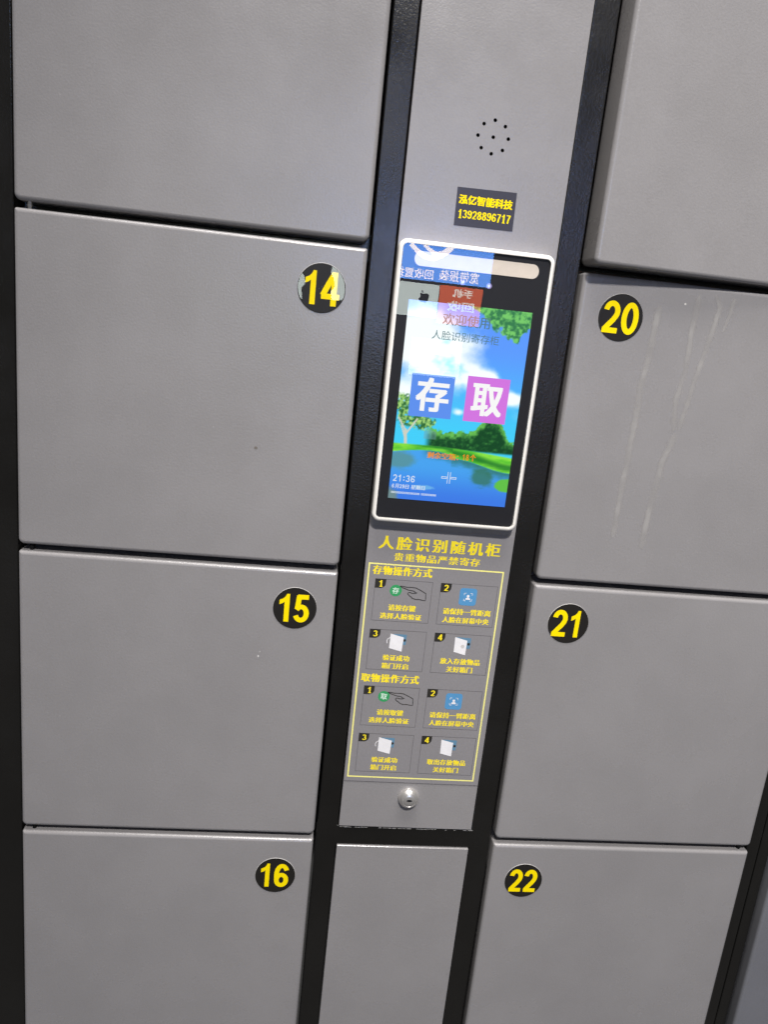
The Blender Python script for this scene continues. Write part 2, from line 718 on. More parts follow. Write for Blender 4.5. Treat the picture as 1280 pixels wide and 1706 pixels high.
# ---- centre column: upper control panel with speaker holes and lock, lower blank panel
holes = [(0.4020, 0.4113), (0.3921, 0.4072), (0.4121, 0.4072), (0.3877, 0.3970), (0.4021, 0.3970), (0.4163, 0.3971), (0.3921, 0.3869), (0.4122, 0.3870), (0.4021, 0.3829)]
HR = 0.00165


def panel_with_holes(name, x0, z0, x1, z1, hole_list):
    bm = bmesh.new()
    e = 0.0004
    loops = [[bm.verts.new((p[0], PY, p[1])) for p in rrect(x0 + e, z0 + e, x1 - e, z1 - e, 0.0006, 3)]]
    for cx, cz in hole_list:
        loops.append([bm.verts.new((cx + HR * math.cos(2 * math.pi * t / 16), PY, cz + HR * math.sin(2 * math.pi * t / 16))) for t in range(16)])
    edges = []
    for lp in loops:
        for i in range(len(lp)):
            edges.append(bm.edges.new((lp[i], lp[(i + 1) % len(lp)])))
    bmesh.ops.triangle_fill(bm, use_beauty=True, use_dissolve=False, edges=edges)
    for f in bm.faces:
        if f.normal.y > 0:
            f.normal_flip()
    outer = edges[:len(loops[0])]
    r1 = bmesh.ops.extrude_edge_only(bm, edges=outer)
    nv = [g for g in r1["geom"] if isinstance(g, bmesh.types.BMVert)]
    cx, cz = (x0 + x1) / 2, (z0 + z1) / 2
    for v in nv:
        v.co.y += e
        v.co.x += e if v.co.x > cx else -e
        v.co.z += e if v.co.z > cz else -e
    r2 = bmesh.ops.extrude_edge_only(bm, edges=[g for g in r1["geom"] if isinstance(g, bmesh.types.BMEdge)])
    for g in r2["geom"]:
        if isinstance(g, bmesh.types.BMVert):
            g.co.y += 0.018
    bmesh.ops.recalc_face_normals(bm, faces=bm.faces)
    me = bpy.data.meshes.new(name)
    bm.to_mesh(me)
    bm.free()
    me.materials.append(GREY)
    o = bpy.data.objects.new(name, me)
    COL.objects.link(o)
    return o


panel = child(panel_with_holes("control_panel", 0.3242, -0.3338, 0.4783, 0.6105, holes), cabinet)
lower = child(panel_with_holes("lower_panel", 0.3242, -0.6980, 0.4783, -0.3598, []), cabinet)
for cx, cz in holes:
    mb = MB()
    n = 16
    ring = [(cx + HR * math.cos(2 * math.pi * t / n), cz + HR * math.sin(2 * math.pi * t / n)) for t in range(n)]
    rings(mb, [(ring, PY + 0.0002), (ring, PY + 0.006)], DARK)
    mb.build("speaker_hole", panel)


def lathe(mb, cx, y0, cz, prof, mat, n=40):
    """profile of (radius, distance in front of y0), axis towards the viewer"""
    v, f = [], []
    for r, d in prof:
        for t in range(n):
            a = 2 * math.pi * t / n
            v.append((cx + r * math.cos(a), y0 - d, cz + r * math.sin(a)))
    for k in range(len(prof) - 1):
        for t in range(n):
            u = (t + 1) % n
            f.append((k * n + t, k * n + u, (k + 1) * n + u, (k + 1) * n + t))
    f.append(tuple((len(prof) - 1) * n + t for t in range(n)))
    mb.add(v, f, mat)


LX, LZ = 0.4000, -0.2935
mb = MB()
lathe(mb, LX, PY, LZ, [(0.0118, -0.002), (0.0118, 0.0015), (0.0116, 0.0032), (0.0109, 0.0050), (0.0096, 0.0066), (0.0078, 0.0076), (0.0074, 0.0073), (0.0070, 0.0076), (0.0040, 0.0081), (0.0008, 0.0082)], CHROME)
mb.poly([(LX - .0034, LZ + .0002), (LX - .0012, LZ - .0006), (LX + .0012, LZ - .0006), (LX + .0034, LZ + .0002), (LX + .0022, LZ + .0014), (LX, LZ + .0019), (LX - .0022, LZ + .0014)], PY - .0084, DARK, .0006)
lock = mb.build("cam_lock", panel)
shade(lock, 30)

# chipped, shiny paint along the edge of the crossbar under the control panel
mb = MB()
x = 0.3228
while x < 0.4790:
    l = random.uniform(0.0012, 0.006)
    h = random.uniform(0.00015, 0.0004)
    if random.random() < 0.6:
        z = -0.33630 + random.uniform(-0.0003, 0.0002)
        mb.poly([(x, z - h), (x + l * 0.5, z - h * random.uniform(.7, 1.5)), (x + l, z - h * .8), (x + l * .9, z + h * .6), (x + l * .2, z + h)], FY - 0.00025, CHIP, 0.0003)
    x += l * random.uniform(0.8, 1.3)
mb.build("worn_edge", frame)
for (x, z, r) in ((0.3239, -0.268, .0006), (0.3242, -0.283, .0009), (0.3241, -0.287, .0007)):
    pass

# paint nicks and a speck on the doors, and the dried drips on the stained door
def under_door(mb, name, key):
    o = mb.build(name)
    d = doors[key]
    o.parent = d
    o.matrix_parent_inverse = (Matrix.Translation(d.location)).inverted()
    return o


mb = MB()
mb.disc(0.2051, 0.0918, 0.0017, -0.00012, CHIPD, 0.0002, 9, 0.0014)
under_door(mb, "paint_nick", '14')
mb = MB()
mb.disc(0.2210, -0.1275, 0.0009, -0.00012, STICK_EDGE, 0.0002, 7, 0.0014)
mb.disc(0.2223, -0.1225, 0.0004, -0.00012, STICK_EDGE, 0.0002, 7, 0.0007)
under_door(mb, "paint_nick", '15')


def drip(mb, pts, w0, w1):
    P = np.array(pts)
    d = np.r_[0, np.cumsum(np.linalg.norm(np.diff(P, axis=0), axis=1))]
    n = max(8, int(d[-1] / 0.003))
    t = np.linspace(0, d[-1], n)
    X = np.interp(t, d, P[:, 0]) + np.convolve(rng.normal(0, 0.0007, n), np.ones(5) / 5, 'same')
    Z = np.interp(t, d, P[:, 1])
    w = np.linspace(w0, w1, n) * (1 + 0.09 * rng.normal(0, 1, n))
    w[0] *= 0.3
    w[-1] *= 0.4
    w = w * 1.8
    v = [(x + k * a / 2, -0.00016, z) for k in (-1, -.4, .4, 1) for x, a, z in zip(X, w, Z)]
    f = []
    for c in (0, n, 2 * n):
        f += [(c + i, c + i + 1, c + n + i + 1, c + n + i) for i in range(n - 1)]
    mb.add(v, f, STAIN)
    return np.r_[np.zeros(n), np.ones(2 * n), np.zeros(n)]


for pts, a, b in (([(0.5849, 0.2659), (0.5842, 0.2231), (0.5815, 0.1807), (0.5814, 0.1283), (0.5806, 0.085), (0.5800, 0.030)], 0.0052, 0.0046),
                  ([(0.6230, 0.2800), (0.6229, 0.2511), (0.6242, 0.2096), (0.6205, 0.1773), (0.6240, 0.1460)], 0.0046, 0.0040),
                  ([(0.6410, 0.2819), (0.6466, 0.2707), (0.6408, 0.2288), (0.6345, 0.1875), (0.6290, 0.1480)], 0.0042, 0.0036),
                  ([(0.6262, 0.1440), (0.6187, 0.1149), (0.6169, 0.0947), (0.6141, 0.0558), (0.6135, 0.020)], 0.0055, 0.0050),
                  ([(0.6600, 0.2810), (0.6590, 0.2640), (0.6550, 0.2480)], 0.0036, 0.0020)):
    mb = MB()
    fade = drip(mb, pts, a, b)
    o = under_door(mb, "drip_stain", '20')
    o.data.attributes.new("fade", 'FLOAT', 'POINT').data.foreach_set("value", fade.astype(np.float32))
mb = MB()
mb.disc(0.6110, 0.2705, 0.0012, -0.00012, STICK_EDGE, 0.0002, 7, 0.0011)
under_door(mb, "paint_nick", '20')

# ------------------------------------------------------------------ the neighbouring cabinet on the right
cab2 = thing("locker_cabinet", (1.02, DEPTH / 2, -0.70),
             "grey locker cabinet in the lower right corner, a bluish reflection put into its door colour, only a sliver showing", "locker")
xs2 = [0.8408, 0.8547, 1.1790, 1.2000]
zs2 = [-0.700, 0.6120, 0.640]
child(frame_mesh("frame", xs2, zs2, lambda i, j: i in (0, 2) or j == 1, None), cab2)
mb = MB()
mb.box((0.8408, DEPTH + .001, -0.70), (1.2000, DEPTH + 0.004, 0.640), DARK)
child(mb.build("back_panel"), cab2)
for zr in [t - DH - 0.0034 for t in TOPS[:-1]]:
    mb = MB()
    mb.box((0.8552, 0.0345, zr - 0.013), (1.1785, 0.048, zr + 0.013), BLACK)
    child(mb.build("shelf_rail"), cab2)
for k, t in enumerate(TOPS):
    place_door(0.8592, t - DH, 'n%d' % k, parent=cab2, mat=GREY_N if k == 0 else None)
    if k:
        doors['n%d' % k].data = doors['n0'].data

# ------------------------------------------------------------------ numbered round stickers
NUMS = [
    ('14', 0.2565, 0.2473, 0.0, "round black sticker with yellow 14, white glare across its shiny film"),
    ('15', 0.2552, -0.0715, 0.0, "round black sticker with yellow 15 on the left column's door below number 14"),
    ('16', 0.2568, -0.3949, 0.0, "round black sticker with yellow 16 on the bottom left door"),
    ('20', 0.5481, 0.2509, 0.0, "round black sticker with yellow 20 on the door with drip stains"),
    ('21', 0.5482, -0.0690, 0.0, "round black sticker with yellow 21 on the right column's door below number 20"),
    ('22', 0.5473, -0.3937, 0.0, "round black sticker with yellow 22 on the bottom right door"),
]
DIG = {'14': ((-.0165, -.0020), (.0000, .0168)), '15': ((-.0172, -.0022), (-.0010, .0150)), '16': ((-.0172, -.0032), (-.0012, .0148)),
       '20': ((-.0180, -.0010), (.0012, .0178)), '21': ((-.0178, -.0012), (.0016, .0156)), '22': ((-.0170, -.0014), (.0006, .0162))}
for body, x, z, rot, label in NUMS:
    st = thing("number_sticker", (x, 0, z), label, "sticker", "round number stickers on the locker doors")
    mb = MB()
    R = 0.0225
    n = 64
    circ = lambda r: [(r * math.cos(2 * math.pi * t / n), r * math.sin(2 * math.pi * t / n)) for t in range(n)]
    rings(mb, [(circ(R + .0002), -0.0001), (circ(R), -0.0004)], STICK_EDGE, cap=False)
    rings(mb, [(circ(R), -0.0004), (circ(R - .0004), -0.00052)], STICK)
    mb.build("disc", st)
    for ch, (a, b) in zip(body, DIG[body]):
        mb = MB()
        digits(mb, ch, a, -0.0153, b, 0.0153, -0.00058, YEL, 0.0053 / (b - a) * .70, .168)
        mb.build("digit", st)
    if body == '14':
        # a slightly bubbled clear film on top
        mb = MB()
        nr, na = 26, 64
        v, f = [(0, -0.0024, 0)], []
        for i in range(1, nr + 1):
            r = (R - 0.0006) * i / nr
            for k in range(na):
                a = 2 * math.pi * k / na
                q = i / nr
                y = -0.0008 - 0.00005 * (1 - q * q)
                X, Z = r * math.cos(a), r * math.sin(a)
                y += 0.000014 * math.sin(X * 230 + 1.1 * math.sin(Z * 170)) * math.sin(Z * 210 + 0.6)
                v.append((X, y, Z))
        for k in range(na):
            f.append((0, 1 + k, 1 + (k + 1) % na))
        for i in range(nr - 1):
            a, b = 1 + i * na, 1 + (i + 1) * na
            for k in range(na):
                u = (k + 1) % na
                f.append((a + k, b + k, b + u, a + u))
        mb.add(v, f, FILM)
        mb.build("clear_film", st, smooth=True)

# ------------------------------------------------------------------ supplier sticker above the terminal
cs = thing("contact_sticker", (0.4030, PY, 0.3348), "small dark rectangular sticker with yellow company name and phone number above the screen", "sticker")


def at(o, parent):
    return child(o, parent)


mb = MB()
mb.poly([(0.3750, 0.3176), (0.4316, 0.3182), (0.4312, 0.3524), (0.3746, 0.3513)], PY - 0.0003, LABELBK, 0.0004)
at(mb.build("backing"), cs)
mb = MB()
text(mb, "泓亿智能科技", 0.3770, 0.3370, 0.4286, 0.3452, PY - 0.00036, YEL, 0.0008, 0.0004)
at(mb.build("company_name"), cs)
mb = MB()
digits(mb, "13928896717", 0.3776, 0.3245, 0.4282, 0.3322, PY - 0.00036, YEL, .25, .10, serif=True, gap=.10)
at(mb.build("phone_number"), cs)

# ------------------------------------------------------------------ instruction sticker
ins = thing("instruction_sticker", (0.4010, PY, -0.1275), "long grey sheet with yellow steps and icons for storing and collecting, below the screen", "sticker")
SY = PY - 0.0004
mb = MB()
mb.poly([(0.3247, -0.2752), (0.4779, -0.2752), (0.4775, 0.0206), (0.3250, 0.0206)], SY, SHEET, 0.0005)
sheet = at(mb.build("sheet"), ins)
mb = MB()
mb.rect(0.3248, -0.27545, 0.4778, -0.27505, SY - 0.00008, LINE, 0.0002)
at(mb.build("sheet_edge"), ins)
T0 = SY - 0.00005


def ins_text(name, body, x0, z0, x1, z1, parent=None, bx=0.0010, mat=YEL2, bz=0.0, track=1.0):
    mb = MB()
    text(mb, body, x0, z0, x1, z1, T0, mat, bx, bz, track=track)
    o = mb.build(name)
    if parent is None:
        at(o, ins)
    else:
        o.parent = parent
        o.matrix_parent_inverse = (Matrix.Translation(ins.location) @ Matrix.Translation((0, 0, 0))).inverted()
    return o


ins_text("title", "人脸识别随机柜", 0.3358, -0.0030, 0.4650, 0.0115, bx=0.0014, track=1.32)
ins_text("subtitle", "贵重物品严禁寄存", 0.3532, -0.0150, 0.4450, -0.0062, bx=0.0008, track=1.15)
ins_text("store_heading", "存物操作方式", 0.3325, -0.0310, 0.3958, -0.0212, bx=0.0011, track=1.12)
ins_text("collect_heading", "取物操作方式", 0.3318, -0.1535, 0.3957, -0.1436, bx=0.0011, track=1.12)
mb = MB()
mb.outline(0.3277, -0.2702, 0.4722, -0.0187, 0.0015, T0, PALEYEL)
at(mb.build("border"), ins)

HAND = [(0.3627, -.0425), (0.3660, -.0424), (0.3700, -.0432), (0.3759, -.0430), (0.3800, -.0434), (0.3850, -.0456), (0.3911, -.0488), (0.3914, -.0530), (0.3916, -.0568),
        (0.3880, -.0566), (0.3843, -.0559), (0.3812, -.0562), (0.3773, -.0551), (0.3760, -.0538), (0.3735, -.0522), (0.3717, -.0502), (0.3724, -.0490), (0.3742, -.0488),
        (0.3768, -.0496), (0.3800, -.0494), (0.3817, -.0488), (0.3796, -.0482), (0.3781, -.0470), (0.3755, -.0466), (0.3720, -.0462), (0.3680, -.0447), (0.3640, -.0434)]


def step(num, x0, z0, x1, z1, icon, lines):
    """one outlined step: badge, icon and two lines of print"""
    mb = MB()
    mb.outline(x0, z0, x1, z1, 0.00042, T0, LINE)
    o = at(mb.build("step_box"), ins)

    def sub(mb, name):
        c = mb.build(name)
        c.parent = o
        c.matrix_parent_inverse = (o.matrix_parent_inverse.copy()).inverted() @ Matrix.Identity(4)
        c.matrix_parent_inverse = Matrix.Translation(-o.location) if o.location.length > 0 else Matrix.Identity(4)
        return c
    # badge with rounded outer corner
    mb = MB()
    bx, bz = x0 + 0.0003, z1
    pts = [(bx, bz), (bx, bz - 0.0102)] + arc(bx + 0.0055, bz - 0.0046, 0.0058, 0.0056, -90, 0, 8) + [(bx + 0.0114, bz)]
    mb.poly(pts, T0 - 0.00004, PRINTK)
    digits(mb, str(num), bx + 0.0038, bz - 0.0086, bx + 0.0084, bz - 0.0015, T0 - 0.0001, YEL2, .24, .12, serif=True)
    sub(mb, "badge")
    dx, dz = x0 - 0.3360, z1 + 0.0358
    ytop = T0 - 0.00004
    mb = MB()
    if icon in ('store', 'collect'):
        mb.disc(0.3588 + dx, -0.0477 + dz, 0.0064, ytop, GREEN, 0, 28)
        text(mb, "存" if icon == 'store' else "取", 0.3552 + dx, -0.0513 + dz, 0.3624 + dx, -0.0442 + dz, ytop - .00003, PALEG, 0.0004, 0.0003)
        H = [(a + dx, b + dz) for a, b in HAND]
        mb.stroke(H, ytop - .00006, PRINTK, 0.0008, 0.0008, True)
    elif icon == 'face':
        ox, oz = x0 - 0.4058, z1 + 0.0356
        mb.poly(rrect(0.4272 + ox, -0.0590 + oz, 0.4458 + ox, -0.0396 + oz, 0.0032), ytop, BLUEP)
        cx, cz = 0.4366 + ox, -0.0494 + oz
        mb.disc(cx, cz + 0.0010, 0.0015, ytop - .00003, WHITEP, 0, 14)
        mb.poly([(cx - .0027, cz - .0030), (cx + .0027, cz - .0030), (cx + .0022, cz - .0013), (cx + .0008, cz - .0006), (cx - .0008, cz - .0006), (cx - .0022, cz - .0013)], ytop - .00004, WHITEP)
        q = 0.0043
        for sx in (-1, 1):
            for sz in (-1, 1):
                mb.stroke([(cx + sx * q, cz + sz * (q - .0022)), (cx + sx * q, cz + sz * q), (cx + sx * (q - .0022), cz + sz * q)], ytop - .00003, WHITEP, .00055, .00055)
    else:
        ox, oz = x0 - (0.3355 if x0 < 0.37 else 0.4058), z1 + 0.0921
        if x0 < 0.37:
            W4 = [(0.3582, -.1130), (0.3720, -.1164), (0.3729, -.0999), (0.3583, -.0963)]
            B4 = [(0.3613, -.1082), (0.3757, -.1084), (0.3759, -.0966), (0.3613, -.0964)]
        else:
            W4 = [(0.4288, -.1130), (0.4417, -.1162), (0.4422, -.0992), (0.4285, -.0958)]
            B4 = [(0.4298, -.1082), (0.4460, -.1084), (0.4462, -.0961), (0.4298, -.0957)]
        mb.poly([(a + ox, b + oz) for a, b in B4], ytop, STEELBL)
        mb.disc(B4[2][0] - .0021 + ox, -.1032 + oz, 0.0016, ytop - .00003, PRINTK, 0, 14)
        mb.poly([(a + ox, b + oz) for a, b in W4], ytop - .00006, WHITEP)
        if icon == 'open':
            a0 = arc(0.3590 + ox, -.1052 + oz, .0040, .0042, 105, 215, 10)
            mb.stroke(a0, ytop - .00005, WHITEP, .0007, .0007)
            e = a0[0]
            mb.poly([(e[0] - .0004, e[1] - .0010), (e[0] + .0012, e[1] + .0002), (e[0] - .0002, e[1] + .0012)], ytop - .00005, WHITEP)
        elif icon == 'put':
            mb.disc(0.4378 + ox, -.1062 + oz, .0022, ytop - .00009, STICK_EDGE, 0, 12)
    sub(mb, "icon")
    (t1, a1, b1, w1), (t2, a2, b2, w2) = lines
    mb = MB()
    text(mb, t1, x0 + a1, z1 + b1 - 0.0070, x0 + a1 + w1, z1 + b1, T0 - .00002, YEL2, 0.0007, track=1.06)
    text(mb, t2, x0 + a2, z1 + b2 - 0.0067, x0 + a2 + w2, z1 + b2, T0 - .00002, YEL2, 0.0007, track=1.06)
    sub(mb, "caption")


for za, zb, kind in (((-0.0357, -0.0824), (-0.0921, -0.1388), 'store'), ((-0.1581, -0.2058), (-0.2154, -0.2628), 'collect')):
    key = "请按存键" if kind == 'store' else "请按取键"
    step(1, 0.3362, za[1], 0.3976, za[0], kind, ((key, 0.0167, -0.0275, 0.0296), ("选择人脸验证", 0.0088, -0.0373, 0.0448)))
    step(2, 0.4062, za[1], 0.4680, za[0], 'face', (("请保持一臂距离", 0.0056, -0.0275, 0.0523), ("人脸在屏幕中央", 0.0060, -0.0373, 0.0512)))
    step(3, 0.3360, zb[1], 0.3976, zb[0], 'open', (("验证成功", 0.0167, -0.0285, 0.0294), ("箱门开启", 0.0164, -0.0382, 0.0294)))
    t4 = "放入存放物品" if kind == 'store' else "取出存放物品"
    step(4, 0.4064, zb[1], 0.4684, zb[0], 'put' if kind == 'store' else 'plain', ((t4, 0.0093, -0.0285, 0.0442), ("关好箱门", 0.0172, -0.0382, 0.0292)))

# ------------------------------------------------------------------ face recognition terminal
term = thing("face_terminal", (0.3980, PY, 0.1646), "upright touch-screen terminal with white rim showing a lake wallpaper and two buttons", "screen")
GY = -0.0112        # front of the glass
mb = MB()
x0, z0, x1, z1 = 0.3238, 0.0305, 0.4722, 0.2990
rl = [(rrect(x0 + .0012, z0 + .0012, x1 - .0012, z1 - .0012, .0068), PY - .0001), (rrect(x0, z0, x1, z1, .0080), PY - .0030), (rrect(x0, z0, x1, z1, .0080), -.0085)]
for s in range(1, 6):
    a = math.pi / 2 * s / 5
    i = .0030 * (1 - math.cos(a))
    rl.append((rrect(x0 + i, z0 + i, x1 - i, z1 - i, .0080 - i), -.0085 - .0030 * math.sin(a)))
i = .0039
rl.append((rrect(x0 + i, z0 + i, x1 - i, z1 - i, .0045), -.0114))
rl.append((rrect(x0 + i + .0002, z0 + i + .0002, x1 - i - .0002, z1 - i - .0002, .0043), -.0086))
rings(mb, rl, WHITE_PL, cap=False)
rim = at(mb.build("rim"), term)
shade(rim, 45)
i = .0041
mb = MB()
mb.poly(rrect(x0 + i, z0 + i, x1 - i, z1 - i, .0042), GY + .0022, BACKB, .004)
at(mb.build("black_surround"), term)
mb = MB()
pts = rrect(x0 + i, z0 + i, x1 - i, z1 - i, .0042)
rings(mb, [(pts, GY + .0010), (pts, GY)], PANE)
pane = at(mb.build("glass_pane"), term)

CY = GY + .0018     # things printed or fitted right behind the glass
mb = MB()
mb.poly(rrect(0.3395, 0.2763, 0.4580, 0.2894, .0062, 10), CY, CREAM)
at(mb.build("light_window"), term)
# slightly tilted in the photograph: the bar's ends follow the terminal's top edge
for cx, cz, r in ((0.3868, 0.2660, .0024), (0.4124, 0.2655, .0026)):  # the violet glint of each lens is painted as its colour
    mb = MB()
    mb.disc(cx, cz, r, CY, plain("lens_violet_glint", (0.30, 0.26, 0.50), 0.2), 0, 24)
    mb.disc(cx, cz, r * .45, CY - .00005, plain("lens_glint_core", (0.75, 0.72, 0.9), 0.2), 0, 16)
    at(mb.build("camera_lens"), term)

# ---- the picture on the screen, as a fine grid of coloured faces
SX0, SZ0, SX1, SZ1 = 0.3383, 0.0550, 0.4577, 0.2458
GW, GH = 156, 248


def vnoise(u, v, sc, seed):
    r = np.random.default_rng(seed).random((64, 64))
    x, y = u * sc, v * sc
    xi, yi = np.floor(x).astype(int), np.floor(y).astype(int)
    fx, fy = x - xi, y - yi
    fx, fy = fx * fx * (3 - 2 * fx), fy * fy * (3 - 2 * fy)
    g = lambda a, b: r[a % 64, b % 64]
    return (g(xi, yi) * (1 - fx) + g(xi + 1, yi) * fx) * (1 - fy) + (g(xi, yi + 1) * (1 - fx) + g(xi + 1, yi + 1) * fx) * fy


def fbm(u, v, sc, seed, o=5):
    a, s, t = 0.5, 0, 0
    for k in range(o):
        s = s + a * vnoise(u, v, sc * 2 ** k, seed + k)
        t += a
        a *= 0.55
    return s / t


def ss(a, b, x):
    t = np.clip((x - a) / (b - a), 0, 1)
    return t * t * (3 - 2 * t)


U, Vv = np.meshgrid(np.linspace(0, 1, GW + 1), np.linspace(0, 1, GH + 1))
ASP = 1.6
img = np.zeros(U.shape + (3,))


def lay(color, mask):
    global img
    c = np.asarray(color, float)
    if c.ndim == 1:
        c = c[None, None, :]
    img = img * (1 - mask[..., None]) + c * mask[..., None]


def mixc(a, b, t):
    return np.asarray(a)[None, None, :] * (1 - t[..., None]) + np.asarray(b)[None, None, :] * t[..., None]


Yn = Vv * ASP
lay(mixc((66, 204, 246), (92, 152, 250), ss(.33, .85, Vv)), np.ones_like(U))
cl = fbm(U * .9 + .2, Yn * 1.15, 4.0, 3)
big = np.exp(-(((U - .18) / .38) ** 2 + ((Vv - .80) / .16) ** 2)) * .9 + np.exp(-(((U - .48) / .25) ** 2 + ((Vv - .66) / .07) ** 2)) * .7 + np.exp(-(((U - .05) / .16) ** 2 + ((Vv - .55) / .05) ** 2)) * .5 \
    + np.exp(-(((U - .93) / .10) ** 2 + ((Vv - .57) / .035) ** 2)) * .7 + np.exp(-(((U - .50) / .06) ** 2 + ((Vv - .475) / .02) ** 2)) * .6 + np.exp(-(((U - .72) / .12) ** 2 + ((Vv - .665) / .03) ** 2)) * .5
cm = ss(.36, .72, cl * .55 + big * .66)  # clouds; the upper-left bank also carries a painted wash of reflected light
lay(mixc((120, 225, 240), (246, 254, 255), ss(.35, .62, cl + .25 * big)), cm)
# foliage hanging into the top of the picture
lf = fbm(U * 1.2, Yn, 13, 41)
tm = ss(.50, .60, lf * .8 + .75 * ss(.86, 1.0, Vv + .07 * np.sin(U * 9)) * ss(.30, .62, U) - .18)
lay(mixc((50, 120, 60), (120, 205, 90), ss(.35, .65, fbm(U, Yn, 40, 55))), tm * .9)
# far bank, trees
hor = .318
skyl = hor + .035 + .045 * fbm(U * 1.0, U * 0, 7, 70) + .085 * np.exp(-((U - .79) / .10) ** 2) + .012 * fbm(U, U * 0, 30, 71) - .03 * ss(.88, .95, U)
tr = ss(.004, -.004, Vv - skyl - .05 * (fbm(U, Yn, 30, 9) - .5)) * ss(hor - .045, hor - .03, Vv) * ss(.24, .32, U)
tn = fbm(U, Yn, 44, 17) * .6 + .4 * ss(-.06, .0, Vv - skyl)
lay(mixc((16, 70, 36), (104, 190, 84), ss(.25, .78, tn)), tr)
# hut behind the trees
hut = ((U > .24) & (U < .34) & (Vv > .325) & (Vv < .375 - .25 * abs(U - .29))).astype(float)
lay((120, 160, 170), hut * .45)
# near tree on the left
crown = np.exp(-(((U - .12) / .17) ** 2 + ((Vv - .435) / .085) ** 2)) + .6 * np.exp(-(((U - .02) / .09) ** 2 + ((Vv - .52) / .05) ** 2)) + .5 * np.exp(-(((U - .26) / .08) ** 2 + ((Vv - .41) / .04) ** 2))
cn = fbm(U * 1.1, Yn, 17, 23)
km = ss(.50, .62, crown * .62 + cn * .48 - .04)
lay(mixc((44, 104, 56), (168, 216, 120), ss(.34, .66, fbm(U, Yn, 52, 29))), km * ss(.28, .44, fbm(U, Yn, 40, 37)))
for pa, pb, w in (((.10, .27), (.085, .36), .012), ((.085, .36), (.02, .42), .007), ((.09, .34), (.17, .42), .007), ((.10, .30), (.05, .38), .006)):
    pa, pb = np.array(pa), np.array(pb)
    t = np.clip(((U - pa[0]) * (pb[0] - pa[0]) + (Vv - pa[1]) * (pb[1] - pa[1])) / ((pb - pa) @ (pb - pa)), 0, 1)
    d = np.hypot(U - pa[0] - t * (pb[0] - pa[0]), (Vv - pa[1] - t * (pb[1] - pa[1])) * ASP)
    lay((205, 205, 190), ss(w * 1.4, w * .7, d))
# lawn
shore = .245 - .04 * ss(.30, 1.0, U) + .02 * np.sin(U * 5) * (U < .5) - .025 * ss(.6, 1, U)
lawn_top = hor - .028 + .012 * np.sin(U * 3.0) - .03 * U
gm = ss(lawn_top + .004, lawn_top - .004, Vv) * ss(shore - .003, shore + .003, Vv)
gn = fbm(U * .35, Yn * 2.2, 14, 83)
lay(mixc((84, 190, 50), (140, 226, 66), ss(.3, .65, gn)), gm)
lay((20, 104, 40), gm * ss(.028, .0, np.abs(Vv - shore - .030 - .02 * (gn - .5))) * .75 * ss(.1, .35, U))
# water
wm = ss(shore + .003, shore - .003, Vv)
lay(mixc((60, 120, 226), (70, 160, 236), ss(.0, .2, Vv)), wm)
rn = fbm(U * .8, Yn * 1.6, 26, 91)
refl_band = ss(.055, .0, shore - Vv - .03 * (rn - .5)) * wm
lay((44, 110, 92), refl_band * .75 * ss(.22, .34, U))
lay((52, 112, 84), wm * ss(.36, .72, .75 * np.exp(-(((U - .77) / .11) ** 2 + ((Vv - .15) / .055) ** 2)) + .35 * rn) * .75)
lay((90, 140, 130), wm * ss(.36, .72, .7 * np.exp(-(((U - .07) / .15) ** 2 + ((Vv - .205) / .05) ** 2)) + .35 * rn) * .7)
lay((96, 190, 70), ss(.40, .50, .7 * np.exp(-(((U - 1.0) / .13) ** 2 + ((Vv - .115) / .045) ** 2)) + .2 * rn) * (Vv < .19))
lay((120, 190, 230), wm * ss(.5, .62, .55 * np.exp(-(((U - .30) / .16) ** 2 + ((Vv - .07) / .02) ** 2)) + .35 * rn) * .7)
lay((120, 140, 120), ss(.5, .75, .8 * np.exp(-(((U + .02) / .14) ** 2 + ((Vv - .01) / .07) ** 2)) + .25 * rn) * .8)
img = np.clip(img, 0, 255)

mb_v = [(SX0 + (SX1 - SX0) * a, 0.0, SZ0 + (SZ1 - SZ0) * b) for a, b in zip(U.ravel(), Vv.ravel())]
W1 = GW + 1
mb_f = [(j * W1 + i, j * W1 + i + 1, (j + 1) * W1 + i + 1, (j + 1) * W1 + i) for j in range(GH) for i in range(GW)]
me = bpy.data.meshes.new("screen")
me.from_pydata([(a, CY, c) for a, b, c in mb_v], [], mb_f)
ca = me.color_attributes.new("picture", 'FLOAT_COLOR', 'POINT')
lin = s2l(img).reshape(-1, 3)
ca.data.foreach_set("color", np.c_[lin, np.ones(len(lin))].astype(np.float32).ravel())
smat = bpy.data.materials.new("lit_screen")
smat.use_nodes = True
nt = smat.node_tree
nt.nodes.clear()
an = nt.nodes.new("ShaderNodeAttribute")
an.attribute_name = "picture"
en = nt.nodes.new("ShaderNodeEmission")
en.inputs[1].default_value = 1.12
on = nt.nodes.new("ShaderNodeOutputMaterial")
nt.links.new(an.outputs["Color"], en.inputs[0])
nt.links.new(en.outputs[0], on.inputs[0])
me.materials.append(smat)
screen = bpy.data.objects.new("screen", me)
COL.objects.link(screen)
at(screen, term)


def on_screen(mb, name):
    o = mb.build(name)
    o.parent = screen
    return o


